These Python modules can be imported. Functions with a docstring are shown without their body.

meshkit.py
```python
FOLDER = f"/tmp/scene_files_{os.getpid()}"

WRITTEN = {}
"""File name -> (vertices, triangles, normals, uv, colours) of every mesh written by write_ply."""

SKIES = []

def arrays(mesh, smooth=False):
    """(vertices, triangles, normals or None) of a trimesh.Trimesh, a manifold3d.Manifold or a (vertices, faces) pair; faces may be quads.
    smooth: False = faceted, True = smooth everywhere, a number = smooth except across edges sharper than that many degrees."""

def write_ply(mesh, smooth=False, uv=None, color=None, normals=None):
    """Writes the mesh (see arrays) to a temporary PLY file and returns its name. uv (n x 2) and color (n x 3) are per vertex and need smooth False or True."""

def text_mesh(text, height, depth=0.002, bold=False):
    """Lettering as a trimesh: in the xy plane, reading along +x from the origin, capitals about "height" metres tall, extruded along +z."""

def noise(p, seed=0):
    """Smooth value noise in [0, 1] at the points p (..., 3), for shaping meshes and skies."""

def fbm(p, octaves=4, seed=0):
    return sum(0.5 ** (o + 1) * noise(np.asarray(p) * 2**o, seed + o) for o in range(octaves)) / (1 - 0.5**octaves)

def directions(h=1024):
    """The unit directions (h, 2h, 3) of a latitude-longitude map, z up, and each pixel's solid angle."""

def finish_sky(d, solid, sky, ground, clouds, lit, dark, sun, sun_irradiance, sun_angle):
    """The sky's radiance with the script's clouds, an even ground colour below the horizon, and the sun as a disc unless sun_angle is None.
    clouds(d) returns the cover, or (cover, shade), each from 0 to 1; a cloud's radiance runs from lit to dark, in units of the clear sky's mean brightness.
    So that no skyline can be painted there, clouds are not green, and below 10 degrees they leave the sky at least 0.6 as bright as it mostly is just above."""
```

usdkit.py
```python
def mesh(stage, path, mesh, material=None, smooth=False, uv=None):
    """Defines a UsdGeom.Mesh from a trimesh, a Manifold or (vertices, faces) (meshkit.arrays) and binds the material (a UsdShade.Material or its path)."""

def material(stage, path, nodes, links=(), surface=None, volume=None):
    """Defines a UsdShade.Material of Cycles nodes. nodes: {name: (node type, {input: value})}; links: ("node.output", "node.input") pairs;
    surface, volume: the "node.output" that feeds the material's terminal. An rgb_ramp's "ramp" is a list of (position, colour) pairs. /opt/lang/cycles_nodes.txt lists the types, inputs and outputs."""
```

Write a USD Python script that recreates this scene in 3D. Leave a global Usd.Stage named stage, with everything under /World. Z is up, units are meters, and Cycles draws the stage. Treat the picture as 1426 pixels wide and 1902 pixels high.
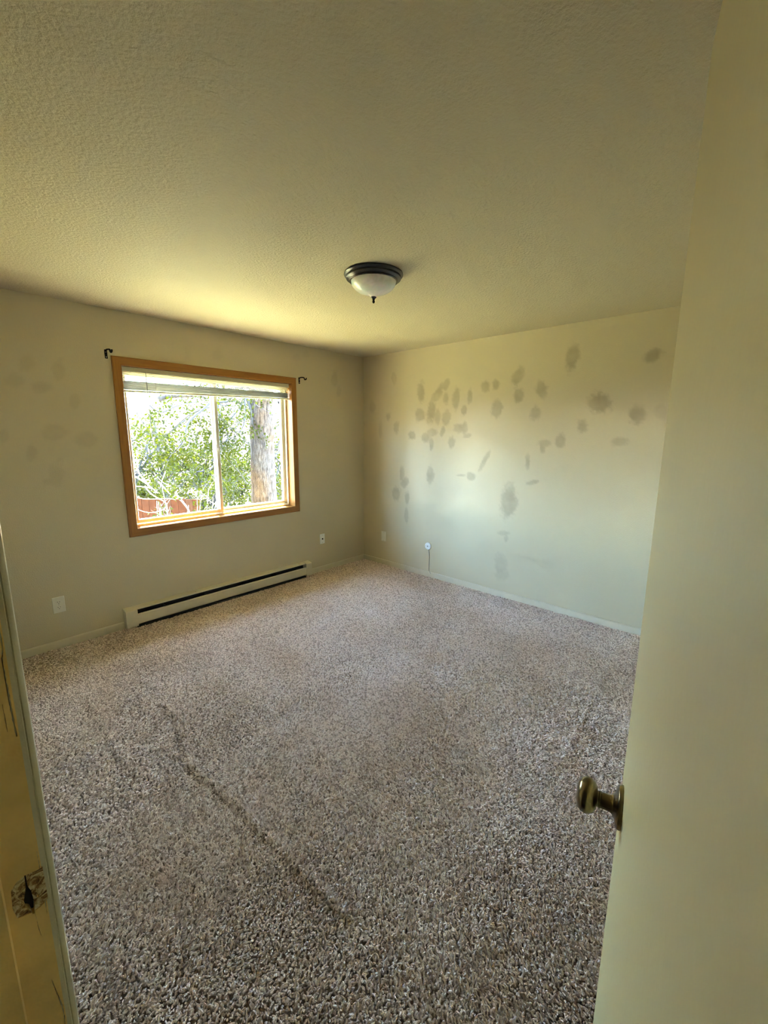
import math, random
import numpy as np
import trimesh
import usdkit, meshkit
import manifold3d as m3
from shapely.geometry import Polygon, LineString
from scipy.interpolate import CubicSpline
from pxr import Usd, UsdGeom, UsdLux, UsdShade, Gf, Sdf, Vt

stage = Usd.Stage.CreateInMemory()
UsdGeom.SetStageUpAxis(stage, "Z")
UsdGeom.SetStageMetersPerUnit(stage, 1.0)
UsdGeom.Xform.Define(stage, "/World")
UsdGeom.Scope.Define(stage, "/World/Looks")
rng = np.random.default_rng(7)
random.seed(7)

# ------------------------------------------------------------------ camera, sky, sun, exposure
EXPOSURE = 4.32
SKY = 0.6
SUN = 2.1
cam = UsdGeom.Camera.Define(stage, "/World/camera")
CAM = np.array([-3.68764, -3.69820, 1.55464])
fw = np.array([0.72746887, 0.66232087, -0.17922083])
rt = np.array([0.67398454, -0.73872305, 0.00575312])
up = np.array([0.12858415, 0.12497728, 0.98379205])
cam.AddTransformOp().Set(Gf.Matrix4d(*rt, 0, *up, 0, *(-fw), 0, *CAM, 1))
cam.CreateHorizontalApertureAttr(36.0)
cam.CreateFocalLengthAttr(789.54 / 1426 * 36.0)
cam.CreateClippingRangeAttr(Gf.Vec2f(0.01, 1000))
cam.CreateExposureAttr(EXPOSURE)

usdkit.material(stage, "/World/Looks/sky", {
    "sky": ("sky_texture", {"sky_type": "multiple_scattering", "sun_disc": False, "sun_elevation": math.radians(65), "sun_rotation": math.radians(75), "air_density": 1.0, "aerosol_density": 2.0, "ozone_density": 1.0}),
    "haze": ("mix_color", {"fac": 0.65, "b": (0.14, 0.135, 0.13)}),
    "bg": ("background_shader", {"strength": SKY}),
}, [("sky.color", "haze.a"), ("haze.result", "bg.color")], surface="bg.background")
dome = UsdLux.DomeLight.Define(stage, "/World/sky_dome")
dome.CreateIntensityAttr(1.0)
UsdShade.MaterialBindingAPI.Apply(dome.GetPrim()).Bind(UsdShade.Material.Get(stage, "/World/Looks/sky"))

sun = UsdLux.DistantLight.Define(stage, "/World/sun")
sun.CreateAngleAttr(0.53)
sun.CreateIntensityAttr(SUN)
sun.CreateNormalizeAttr(True)
sun.CreateColorAttr(Gf.Vec3f(1.0, 0.93, 0.82))
_az, _el = math.radians(75), math.radians(65.5)      # a high sun beyond the trees: the eave keeps it off the panes
_s = np.array([math.cos(_el) * math.cos(_az), math.cos(_el) * math.sin(_az), math.sin(_el)])
_x = np.cross([0, 0, 1.0], _s); _x /= np.linalg.norm(_x); _y = np.cross(_s, _x)
sun.AddTransformOp().Set(Gf.Matrix4d(*_x, 0, *_y, 0, *_s, 0, 0, 0, 20, 1))

# ------------------------------------------------------------------ helpers
used = {}
def path_for(name, parent=None):
    base = (parent if parent else "/World") + "/" + name
    n = used.get(base, 0); used[base] = n + 1
    return base if n == 0 else f"{base}_{n:03d}"

def tag(prim, label=None, cat=None, group=None, kind=None):
    for k, v in (("label", label), ("category", cat), ("group", group), ("kind", kind)):
        if v: prim.SetCustomDataByKey(k, v)
    return prim

def thing(name, label, cat, loc=(0, 0, 0), rotz=0.0, group=None, kind=None):
    x = UsdGeom.Xform.Define(stage, path_for(name))
    x.AddTranslateOp().Set(Gf.Vec3d(*map(float, loc)))
    if rotz: x.AddRotateZOp().Set(float(rotz))
    return tag(x.GetPrim(), label, cat, group, kind)

def obj(name, mesh, mat, parent=None, smooth=30, label=None, cat=None, group=None, kind=None):
    p = path_for(name, str(parent.GetPath()) if parent else None)
    if parent and stage.GetPrimAtPath(str(parent.GetPath())).GetTypeName() == "Mesh": pass
    m = usdkit.mesh(stage, p, mesh, M[mat], smooth=smooth)
    return tag(m.GetPrim(), label, cat, group, kind)

def part_group(name, parent, label=None):
    """A part that has sub-parts of its own."""
    x = UsdGeom.Xform.Define(stage, path_for(name, str(parent.GetPath())))
    return tag(x.GetPrim(), label)

def cat_(ms):
    return trimesh.util.concatenate([trimesh.Trimesh(*meshkit.arrays(m)[:2], process=False) for m in ms])

def box(x0, x1, y0, y1, z0, z1):
    b = trimesh.creation.box([abs(x1 - x0), abs(y1 - y0), abs(z1 - z0)])
    b.apply_translation([(x0 + x1) / 2, (y0 + y1) / 2, (z0 + z1) / 2])
    return b

def cbox(x0, x1, y0, y1, z0, z1, c=0.002):
    """Box with chamfered edges (hull of three shrunk boxes)."""
    x0, x1, y0, y1, z0, z1 = min(x0, x1), max(x0, x1), min(y0, y1), max(y0, y1), min(z0, z1), max(z0, z1)
    pts = []
    for k in range(3):
        d = [c, c, c]; d[k] = 0
        for xx in (x0 + d[0], x1 - d[0]):
            for yy in (y0 + d[1], y1 - d[1]):
                for zz in (z0 + d[2], z1 - d[2]):
                    pts.append((xx, yy, zz))
    return trimesh.convex.convex_hull(np.array(pts))

def lathe(profile, n=48):
    """profile: (r, z) pairs, revolved about z."""
    pr = np.array(profile, float); a = np.linspace(0, 2 * np.pi, n, endpoint=False)
    v, f = [], []
    for r, z in pr:
        v.append(np.stack([r * np.cos(a), r * np.sin(a), np.full(n, z)], 1))
    v = np.vstack(v); i = np.arange(n); j = (i + 1) % n
    for k in range(len(pr) - 1):
        A, B = k * n, (k + 1) * n
        f += [np.stack([A + i, B + j, B + i], 1), np.stack([A + i, A + j, B + j], 1)]
    return trimesh.Trimesh(v, np.vstack(f), process=False)

def tube(pts, rad, n=8, cap=True):
    pts = np.asarray(pts, float); rad = np.broadcast_to(np.asarray(rad, float), (len(pts),))
    t = np.gradient(pts, axis=0); t /= np.maximum(np.linalg.norm(t, axis=1, keepdims=True), 1e-9)
    ref = np.array([0.31, 0.17, 0.94]) if abs(t[0] @ np.array([0.31, 0.17, 0.94])) < .9 else np.array([1.0, 0, 0])
    u = np.cross(t[0], ref); u /= np.linalg.norm(u)
    a = np.linspace(0, 2 * np.pi, n, endpoint=False); V = []
    for k in range(len(pts)):
        u = u - (u @ t[k]) * t[k]; u /= np.linalg.norm(u); w = np.cross(t[k], u)
        V.append(pts[k] + rad[k] * (np.cos(a)[:, None] * u + np.sin(a)[:, None] * w))
    v = np.vstack(V); i = np.arange(n); j = (i + 1) % n; f = []
    for k in range(len(pts) - 1):
        A, B = k * n, (k + 1) * n
        f += [np.stack([A + i, A + j, B + j], 1), np.stack([A + i, B + j, B + i], 1)]
    if cap:
        v = np.vstack([v, pts[:1], pts[-1:]]); c0, c1 = len(v) - 2, len(v) - 1; e = (len(pts) - 1) * n
        f += [np.stack([np.full(n, c0), j, i], 1), np.stack([np.full(n, c1), e + i, e + j], 1)]
    return trimesh.Trimesh(v, np.vstack(f), process=False)

def spline(pts, n):
    pts = np.asarray(pts, float)
    if len(pts) == 2: return pts[0] + np.linspace(0, 1, n)[:, None] * (pts[1] - pts[0])
    d = np.r_[0, np.cumsum(np.linalg.norm(np.diff(pts, axis=0), axis=1))]
    return CubicSpline(d, pts)(np.linspace(0, d[-1], n))

def extrude_xz(poly, y0, y1):
    """A shapely polygon in (x, z) extruded between y0 and y1."""
    m = trimesh.creation.extrude_polygon(poly, abs(y1 - y0), engine="earcut")
    v = np.array(m.vertices)
    m = trimesh.Trimesh(np.stack([v[:, 0], max(y0, y1) - v[:, 2], v[:, 1]], 1), m.faces, process=False)
    return m

def sweep_x(profile, x0, x1):
    """A closed (y, z) profile extruded along x."""
    m = trimesh.creation.extrude_polygon(Polygon(profile), abs(x1 - x0), engine="earcut")
    v = np.array(m.vertices)
    return trimesh.Trimesh(np.stack([v[:, 2] + min(x0, x1), v[:, 0], v[:, 1]], 1), m.faces, process=False)

def mitre_boards(u0, u1, w0, w1, profile, sides="btlr"):
    """Boards around the opening u0..u1 x w0..w1, mitred at the corners. profile: closed list of (outward offset, height).
    Returns {side: mesh} in coordinates (u, w, height)."""
    P = np.array(profile, float); n = len(P)
    C = {"bl": (u0, w0, -1, -1), "br": (u1, w0, 1, -1), "tr": (u1, w1, 1, 1), "tl": (u0, w1, -1, 1)}
    ends = {"b": ("bl", "br"), "r": ("br", "tr"), "t": ("tr", "tl"), "l": ("tl", "bl")}
    out = {}
    for s in sides:
        rings = []
        for c in ends[s]:
            cu, cw, su, sw = C[c]
            if "b" not in sides and sw < 0:                     # no bottom board: the side boards run straight down
                rings.append(np.stack([cu + su * P[:, 0], np.full(n, cw), P[:, 1]], 1))
            else:
                rings.append(np.stack([cu + su * P[:, 0], cw + sw * P[:, 0], P[:, 1]], 1))
        v = np.vstack(rings); i = np.arange(n); j = (i + 1) % n
        f = [np.stack([i, j, n + j], 1), np.stack([i, n + j, n + i], 1)]
        tri = trimesh.creation.triangulate_polygon(Polygon(P), engine="earcut")
        tv = np.array(tri[0]); idx = [int(np.argmin(((P - q) ** 2).sum(1))) for q in tv]
        tf = np.array([[idx[k] for k in t] for t in tri[1]])
        f += [tf[:, ::-1], tf + n]
        m = trimesh.Trimesh(v, np.vstack(f), process=False)
        m.fix_normals()
        out[s] = m
    return out

def uwh_to(m, fn):
    v = np.array(m.vertices)
    r = trimesh.Trimesh(fn(v[:, 0], v[:, 1], v[:, 2]), np.array(m.faces), process=False)
    r.fix_normals()
    return r

def grid_wall(us, ws, holes, to_xyz, thick, du=0.012):
    """A wall of thickness 'thick' with rectangular holes; its room face is a fine grid (for the stain attribute).
    to_xyz(u, w, depth). Returns (mesh, face coordinates (u, w) or nan per vertex)."""
    def ticks(a, b, cuts):
        t = np.linspace(a, b, int((b - a) / du) + 2)
        for c in cuts: t[np.argmin(abs(t - c))] = c
        return np.unique(t)
    U = ticks(us[0], us[1], [h[0] for h in holes] + [h[1] for h in holes])
    Wv = ticks(ws[0], ws[1], [h[2] for h in holes if h[2] > ws[0]] + [h[3] for h in holes])
    gu, gw = np.meshgrid(U, Wv, indexing="ij"); nw = len(Wv)
    cu, cw = (U[:-1] + U[1:]) / 2, (Wv[:-1] + Wv[1:]) / 2
    keep = np.ones((len(cu), len(cw)), bool)
    for h in holes:
        keep &= ~((cu[:, None] > h[0]) & (cu[:, None] < h[1]) & (cw[None] > h[2]) & (cw[None] < h[3]))
    i, j = np.nonzero(keep); a = i * nw + j
    q = np.stack([a, a + nw, a + nw + 1, a + 1], 1)
    front = np.vstack([q[:, [0, 1, 2]], q[:, [0, 2, 3]]])
    fu, fw_ = gu.ravel(), gw.ravel(); N = len(fu)
    shape = Polygon([(us[0], ws[0]), (us[1], ws[0]), (us[1], ws[1]), (us[0], ws[1])])
    for h in holes: shape = shape.difference(Polygon([(h[0], h[2] - (0.01 if h[2] <= ws[0] else 0)), (h[1], h[2] - (0.01 if h[2] <= ws[0] else 0)), (h[1], h[3]), (h[0], h[3])]))
    back = trimesh.creation.extrude_polygon(shape, thick - 0.001, engine="earcut")
    bv = np.array(back.vertices)
    allu, allw, alld = np.r_[fu, bv[:, 0]], np.r_[fw_, bv[:, 1]], np.r_[np.zeros(N), bv[:, 2] + 0.001]
    v = to_xyz(allu, allw, alld)
    f = np.vstack([front, np.array(back.faces) + N])
    # consistent orientation of the front face: towards the room (negative depth)
    nrm = np.cross(v[front[0, 1]] - v[front[0, 0]], v[front[0, 2]] - v[front[0, 0]])
    into = to_xyz(np.array([0.]), np.array([0.]), np.array([1.]))[0] - to_xyz(np.array([0.]), np.array([0.]), np.array([0.]))[0]
    if nrm @ into > 0: f[:len(front)] = f[:len(front)][:, ::-1]
    used_v = np.zeros(len(v), bool); used_v[f.ravel()] = True
    remap = np.cumsum(used_v) - 1
    return trimesh.Trimesh(v[used_v], remap[f], process=False), np.where(np.arange(len(v)) < N, allu, np.nan)[used_v], np.where(np.arange(len(v)) < N, allw, np.nan)[used_v]

def stain_values(u, w, blobs, seed):
    out = np.zeros(len(u)); ok = ~np.isnan(u)
    uu, ww = u[ok], w[ok]
    pts = np.stack([uu, ww, np.zeros_like(uu)], 1)
    n1 = meshkit.fbm(pts * 16, 3, seed) - 0.5
    n2 = meshkit.fbm(pts * 55, 3, seed + 9) - 0.5
    s = np.zeros(len(uu))
    for cu, cw, ax, ay, bx, by, k in blobs:
        near = (abs(uu - cu) < .3) & (abs(ww - cw) < .3)
        if not near.any(): continue
        Minv = np.linalg.inv(np.array([[ax, bx], [ay, by]]))
        q = Minv @ np.stack([uu[near] - cu, ww[near] - cw])
        r = np.sqrt((q ** 2).sum(0)) + 0.75 * n1[near] + 0.45 * n2[near]
        t = np.clip((1.22 - r) / 0.62, 0, 1); t = t * t * (3 - 2 * t)
        t *= k * (0.82 + 0.6 * n1[near])
        s[near] = np.maximum(s[near], t)
    out[ok] = np.clip(s, 0, 1)
    return out

def add_primvar(prim, name, vals):
    UsdGeom.PrimvarsAPI(UsdGeom.Mesh(prim)).CreatePrimvar(name, Sdf.ValueTypeNames.FloatArray, "vertex").Set(Vt.FloatArray.FromNumpy(np.asarray(vals, np.float32)))

# ------------------------------------------------------------------ materials
M = {}
def mat(name, nodes, links, surface="p.BSDF"):
    M[name] = usdkit.material(stage, f"/World/Looks/{name}", nodes, links, surface=surface)

def plain(name, color, rough=0.5, metallic=0.0, vary=0.08, scale=14.0, bump=0.0, bscale=200.0, spec=0.5, extra=None):
    c = np.array(color)
    nodes = {"g": ("geometry", {}), "n": ("noise_texture", {"scale": scale, "detail": 4}),
             "r": ("rgb_ramp", {"ramp": [(0.25, tuple(c * (1 - vary))), (0.75, tuple(np.minimum(c * (1 + vary), 1)))]}),
             "p": ("principled_bsdf", {"roughness": rough, "metallic": metallic, "specular_ior_level": spec, **(extra or {})})}
    links = [("g.position", "n.vector"), ("n.fac", "r.fac"), ("r.color", "p.base_color")]
    if bump:
        nodes["bn"] = ("noise_texture", {"scale": bscale, "detail": 3})
        nodes["b"] = ("bump", {"strength": 1.0, "distance": bump})
        links += [("g.position", "bn.vector"), ("bn.fac", "b.height"), ("b.normal", "p.normal")]
    mat(name, nodes, links)

WALL = (0.575, 0.49, 0.31)
def wall_mat(name, stained):
    nodes = {"g": ("geometry", {}),
             "n": ("noise_texture", {"scale": 1.3, "detail": 3}),
             "r": ("rgb_ramp", {"ramp": [(0.3, tuple(np.array(WALL) * 0.97)), (0.7, tuple(np.array(WALL) * 1.03))]}),
             "bn": ("noise_texture", {"scale": 130.0, "detail": 3, "roughness": 0.55}),
             "b": ("bump", {"strength": 0.55, "distance": 0.0022}),
             "p": ("principled_bsdf", {"roughness": 0.5, "specular_ior_level": 0.35})}
    links = [("g.position", "n.vector"), ("n.fac", "r.fac"), ("g.position", "bn.vector"), ("bn.fac", "b.height"), ("b.normal", "p.normal")]
    if stained:
        nodes |= {"a": ("attribute", {"attribute": "stain"}), "k": ("math", {"math_type": "multiply", "value2": 0.52}),
                  "m": ("mix_color", {"b": (0.21, 0.16, 0.10)})}
        links += [("a.fac", "k.value1"), ("k.value", "m.fac"), ("r.color", "m.a"), ("m.result", "p.base_color")]
    else:
        links += [("r.color", "p.base_color")]
    mat(name, nodes, links)
wall_mat("wall_paint", False)
wall_mat("wall_paint_patched", True)
mat("ceiling_paint", {"g": ("geometry", {}),
    "bn": ("noise_texture", {"scale": 75.0, "detail": 3, "roughness": 0.6}),
    "b": ("bump", {"strength": 1.0, "distance": 0.0065}),
    "p": ("principled_bsdf", {"base_color": (0.61, 0.53, 0.345), "roughness": 0.5, "specular_ior_level": 0.3})},
    [("g.position", "bn.vector"), ("bn.fac", "b.height"), ("b.normal", "p.normal")])
plain("trim_paint", (0.62, 0.54, 0.37), 0.4, vary=0.05)
plain("door_paint", (0.68, 0.575, 0.27), 0.35, vary=0.03, scale=3, bump=0.0004, bscale=60)
plain("jamb_paint", (0.86, 0.55, 0.19), 0.42, vary=0.22, scale=9, bump=0.0012, bscale=45)
plain("jamb_edge_paint", (0.60, 0.53, 0.36), 0.25, vary=0.10, scale=20, bump=0.001, bscale=60)
mat("bare_wood", {"g": ("geometry", {}), "n": ("noise_texture", {"scale": 75, "detail": 5, "roughness": 0.7, "distortion": 1.0}),
    "r": ("rgb_ramp", {"ramp": [(0.36, (0.08, 0.035, 0.010)), (0.47, (0.30, 0.15, 0.045)), (0.54, (0.62, 0.47, 0.24)), (0.66, (0.78, 0.66, 0.42))]}),
    "b": ("bump", {"strength": 1.0, "distance": 0.003}), "p": ("principled_bsdf", {"roughness": 0.75})},
    [("g.position", "n.vector"), ("n.fac", "r.fac"), ("r.color", "p.base_color"), ("n.fac", "b.height"), ("b.normal", "p.normal")])
plain("gouge_black", (0.02, 0.012, 0.006), 0.8)
plain("plate_ivory", (0.72, 0.68, 0.55), 0.35, vary=0.02)
plain("plate_white", (0.82, 0.82, 0.78), 0.35, vary=0.02)
plain("slot_black", (0.012, 0.011, 0.01), 0.6)
plain("steel_screw", (0.55, 0.53, 0.48), 0.35, 1.0)
plain("black_iron", (0.006, 0.004, 0.004), 0.5, 0.0, spec=0.2)
plain("bronze_dark", (0.010, 0.007, 0.004), 0.25, 0.0, vary=0.3, scale=30, spec=0.6)
plain("cable_grey", (0.30, 0.29, 0.27), 0.5)
plain("heater_enamel", (0.64, 0.57, 0.41), 0.38, vary=0.04)
plain("heater_dark", (0.02, 0.02, 0.018), 0.6, 0.2)
plain("fin_metal", (0.10, 0.10, 0.09), 0.45, 0.8)
plain("vinyl_almond", (0.62, 0.56, 0.40), 0.35, vary=0.04)
plain("white_aluminium", (0.80, 0.80, 0.80), 0.4)
plain("knob_metal", (0.24, 0.19, 0.10), 0.22, 1.0, vary=0.06, scale=40)
plain("latch_metal", (0.6, 0.52, 0.35), 0.3, 1.0)
def wood(name, axis):
    sc = {"x": (1.2, 28, 28), "z": (28, 28, 1.2)}[axis]
    mat(name, {"g": ("geometry", {}), "mp": ("mapping", {"scale": sc}),
        "n": ("noise_texture", {"scale": 2.2, "detail": 5, "roughness": 0.6, "distortion": 0.8}),
        "r": ("rgb_ramp", {"ramp": [(0.25, (0.24, 0.092, 0.014)), (0.5, (0.32, 0.135, 0.022)), (0.8, (0.40, 0.18, 0.034))]}),
        "b": ("bump", {"strength": 0.2, "distance": 0.001}),
        "p": ("principled_bsdf", {"roughness": 0.38, "specular_ior_level": 0.4})},
        [("g.position", "mp.vector"), ("mp.vector", "n.vector"), ("n.fac", "r.fac"), ("r.color", "p.base_color"), ("n.fac", "b.height"), ("b.normal", "p.normal")])
wood("oak_x", "x"); wood("oak_z", "z")
mat("glass", {"f": ("layer_weight", {"blend": 0.5}), "p5": ("math", {"math_type": "power", "value2": 5.0}), "ma": ("math", {"math_type": "multiply_add", "value2": 0.9, "value3": 0.035}),
    "t": ("transparent_bsdf", {"color": (0.97, 0.98, 0.97)}), "s": ("glossy_bsdf", {"color": (1, 1, 1), "roughness": 0.0}), "m": ("mix_closure", {})},
    [("f.facing", "p5.value1"), ("p5.value", "ma.value1"), ("ma.value", "m.fac"), ("t.BSDF", "m.closure1"), ("s.BSDF", "m.closure2")], surface="m.closure")
mat("alabaster", {"g": ("geometry", {}), "n": ("noise_texture", {"scale": 18, "detail": 4, "distortion": 1.5}),
    "r": ("rgb_ramp", {"ramp": [(0.3, (0.74, 0.74, 0.66)), (0.7, (0.86, 0.86, 0.79))]}),
    "p": ("principled_bsdf", {"roughness": 0.22, "subsurface_weight": 0.25, "subsurface_scale": 0.01})},
    [("g.position", "n.vector"), ("n.fac", "r.fac"), ("r.color", "p.base_color")])
mat("slat_white", {"d": ("principled_bsdf", {"base_color": (0.66, 0.62, 0.48), "roughness": 0.4}), "t": ("translucent_bsdf", {"color": (0.6, 0.56, 0.40)}),
    "m": ("mix_closure", {"fac": 0.22})}, [("d.BSDF", "m.closure1"), ("t.BSDF", "m.closure2")], surface="m.closure")
mat("clear_plastic", {"d": ("principled_bsdf", {"base_color": (0.45, 0.45, 0.42), "roughness": 0.2}), "t": ("transparent_bsdf", {}),
    "m": ("mix_closure", {"fac": 0.25})}, [("d.BSDF", "m.closure1"), ("t.BSDF", "m.closure2")], surface="m.closure")

def carpet_mat(name, k):
    mat(name, {"g": ("geometry", {}),
    "fl": ("white_noise_texture", {"dimensions": "3D"}), "sn": ("vector_math", {"math_type": "snap", "vector2": (0.009, 0.009, 0.5)}),
    "cl": ("noise_texture", {"scale": 2.2, "detail": 5, "roughness": 0.6}),
    "r": ("rgb_ramp", {"ramp": [(0.0, (0.40, 0.285, 0.21)), (0.32, (0.73, 0.56, 0.445)), (0.7, (0.91, 0.735, 0.605)), (1.0, (0.97, 0.84, 0.73))]}),
    "c2": ("rgb_ramp", {"ramp": [(0.32, (0.88, 0.85, 0.82)), (0.62, (1.0, 1.0, 1.0))]}),
    "mx": ("mix_color", {"blend_type": "multiply", "fac": 1.0}),
    "p": ("principled_bsdf", {"roughness": 0.85, "specular_ior_level": 0.15, "sheen_weight": 0.15})},
    [("g.position", "sn.vector1"), ("sn.vector", "fl.vector"), ("fl.value", "r.fac"), ("g.position", "cl.vector"), ("cl.fac", "c2.fac"), ("r.color", "mx.a"), ("c2.color", "mx.b"), ("mx.result", "p.base_color")])
carpet_mat("carpet_yarn", 1.45)
plain("carpet_backing", (0.20, 0.14, 0.10), 0.9, vary=0.15, scale=40, spec=0.1)

def leaf_mat(name, a, b, trans):
    mat(name, {"g": ("geometry", {}), "r": ("rgb_ramp", {"ramp": [(0.0, a), (1.0, b)]}),
        "d": ("principled_bsdf", {"roughness": 0.55, "specular_ior_level": 0.08}), "t": ("translucent_bsdf", {}), "m": ("mix_closure", {"fac": trans})},
        [("g.random_per_island", "r.fac"), ("r.color", "d.base_color"), ("r.color", "t.color"), ("d.BSDF", "m.closure1"), ("t.BSDF", "m.closure2")], surface="m.closure")
leaf_mat("leaf_spring", (0.024, 0.029, 0.001), (0.066, 0.066, 0.0025), 0.5)
leaf_mat("leaf_far", (0.021, 0.026, 0.001), (0.055, 0.058, 0.0025), 0.45)
leaf_mat("leaf_dark", (0.012, 0.024, 0.012), (0.022, 0.042, 0.02), 0.2)
mat("bark", {"g": ("geometry", {}), "mp": ("mapping", {"scale": (1, 1, 0.18)}),
    "n": ("noise_texture", {"scale": 42, "detail": 5, "roughness": 0.7, "distortion": 0.5}),
    "n2": ("noise_texture", {"scale": 1.6, "detail": 3}),
    "r": ("rgb_ramp", {"ramp": [(0.32, (0.010, 0.007, 0.005)), (0.5, (0.055, 0.042, 0.030)), (0.70, (0.11, 0.088, 0.066))]}),
    "r2": ("rgb_ramp", {"ramp": [(0.4, (0.85, 0.87, 0.95)), (0.6, (1.0, 0.76, 0.54))]}),
    "mx": ("mix_color", {"blend_type": "multiply", "fac": 1.0}),
    "b": ("bump", {"strength": 0.8, "distance": 0.012}),
    "p": ("principled_bsdf", {"roughness": 0.9, "specular_ior_level": 0.05})},
    [("g.position", "mp.vector"), ("mp.vector", "n.vector"), ("g.position", "n2.vector"), ("n2.fac", "r2.fac"), ("n.fac", "r.fac"), ("r.color", "mx.a"), ("r2.color", "mx.b"), ("mx.result", "p.base_color"), ("n.fac", "b.height"), ("b.normal", "p.normal")])
plain("twig_bark", (0.022, 0.018, 0.014), 0.9, vary=0.3, scale=30)
plain("pale_cane", (0.17, 0.145, 0.12), 0.7, vary=0.15, scale=30)
plain("fence_cedar", (0.040, 0.0125, 0.0050), 0.9, vary=0.3, scale=12, bump=0.002, bscale=60, spec=0.05)
plain("fence_cedar_grey", (0.040, 0.0165, 0.0080), 0.9, vary=0.3, scale=12, bump=0.002, bscale=60, spec=0.05)
plain("grass", (0.36, 0.335, 0.15), 0.9, vary=0.4, scale=6, spec=0.2)
plain("siding", (0.45, 0.42, 0.36), 0.6, vary=0.05)

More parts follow.
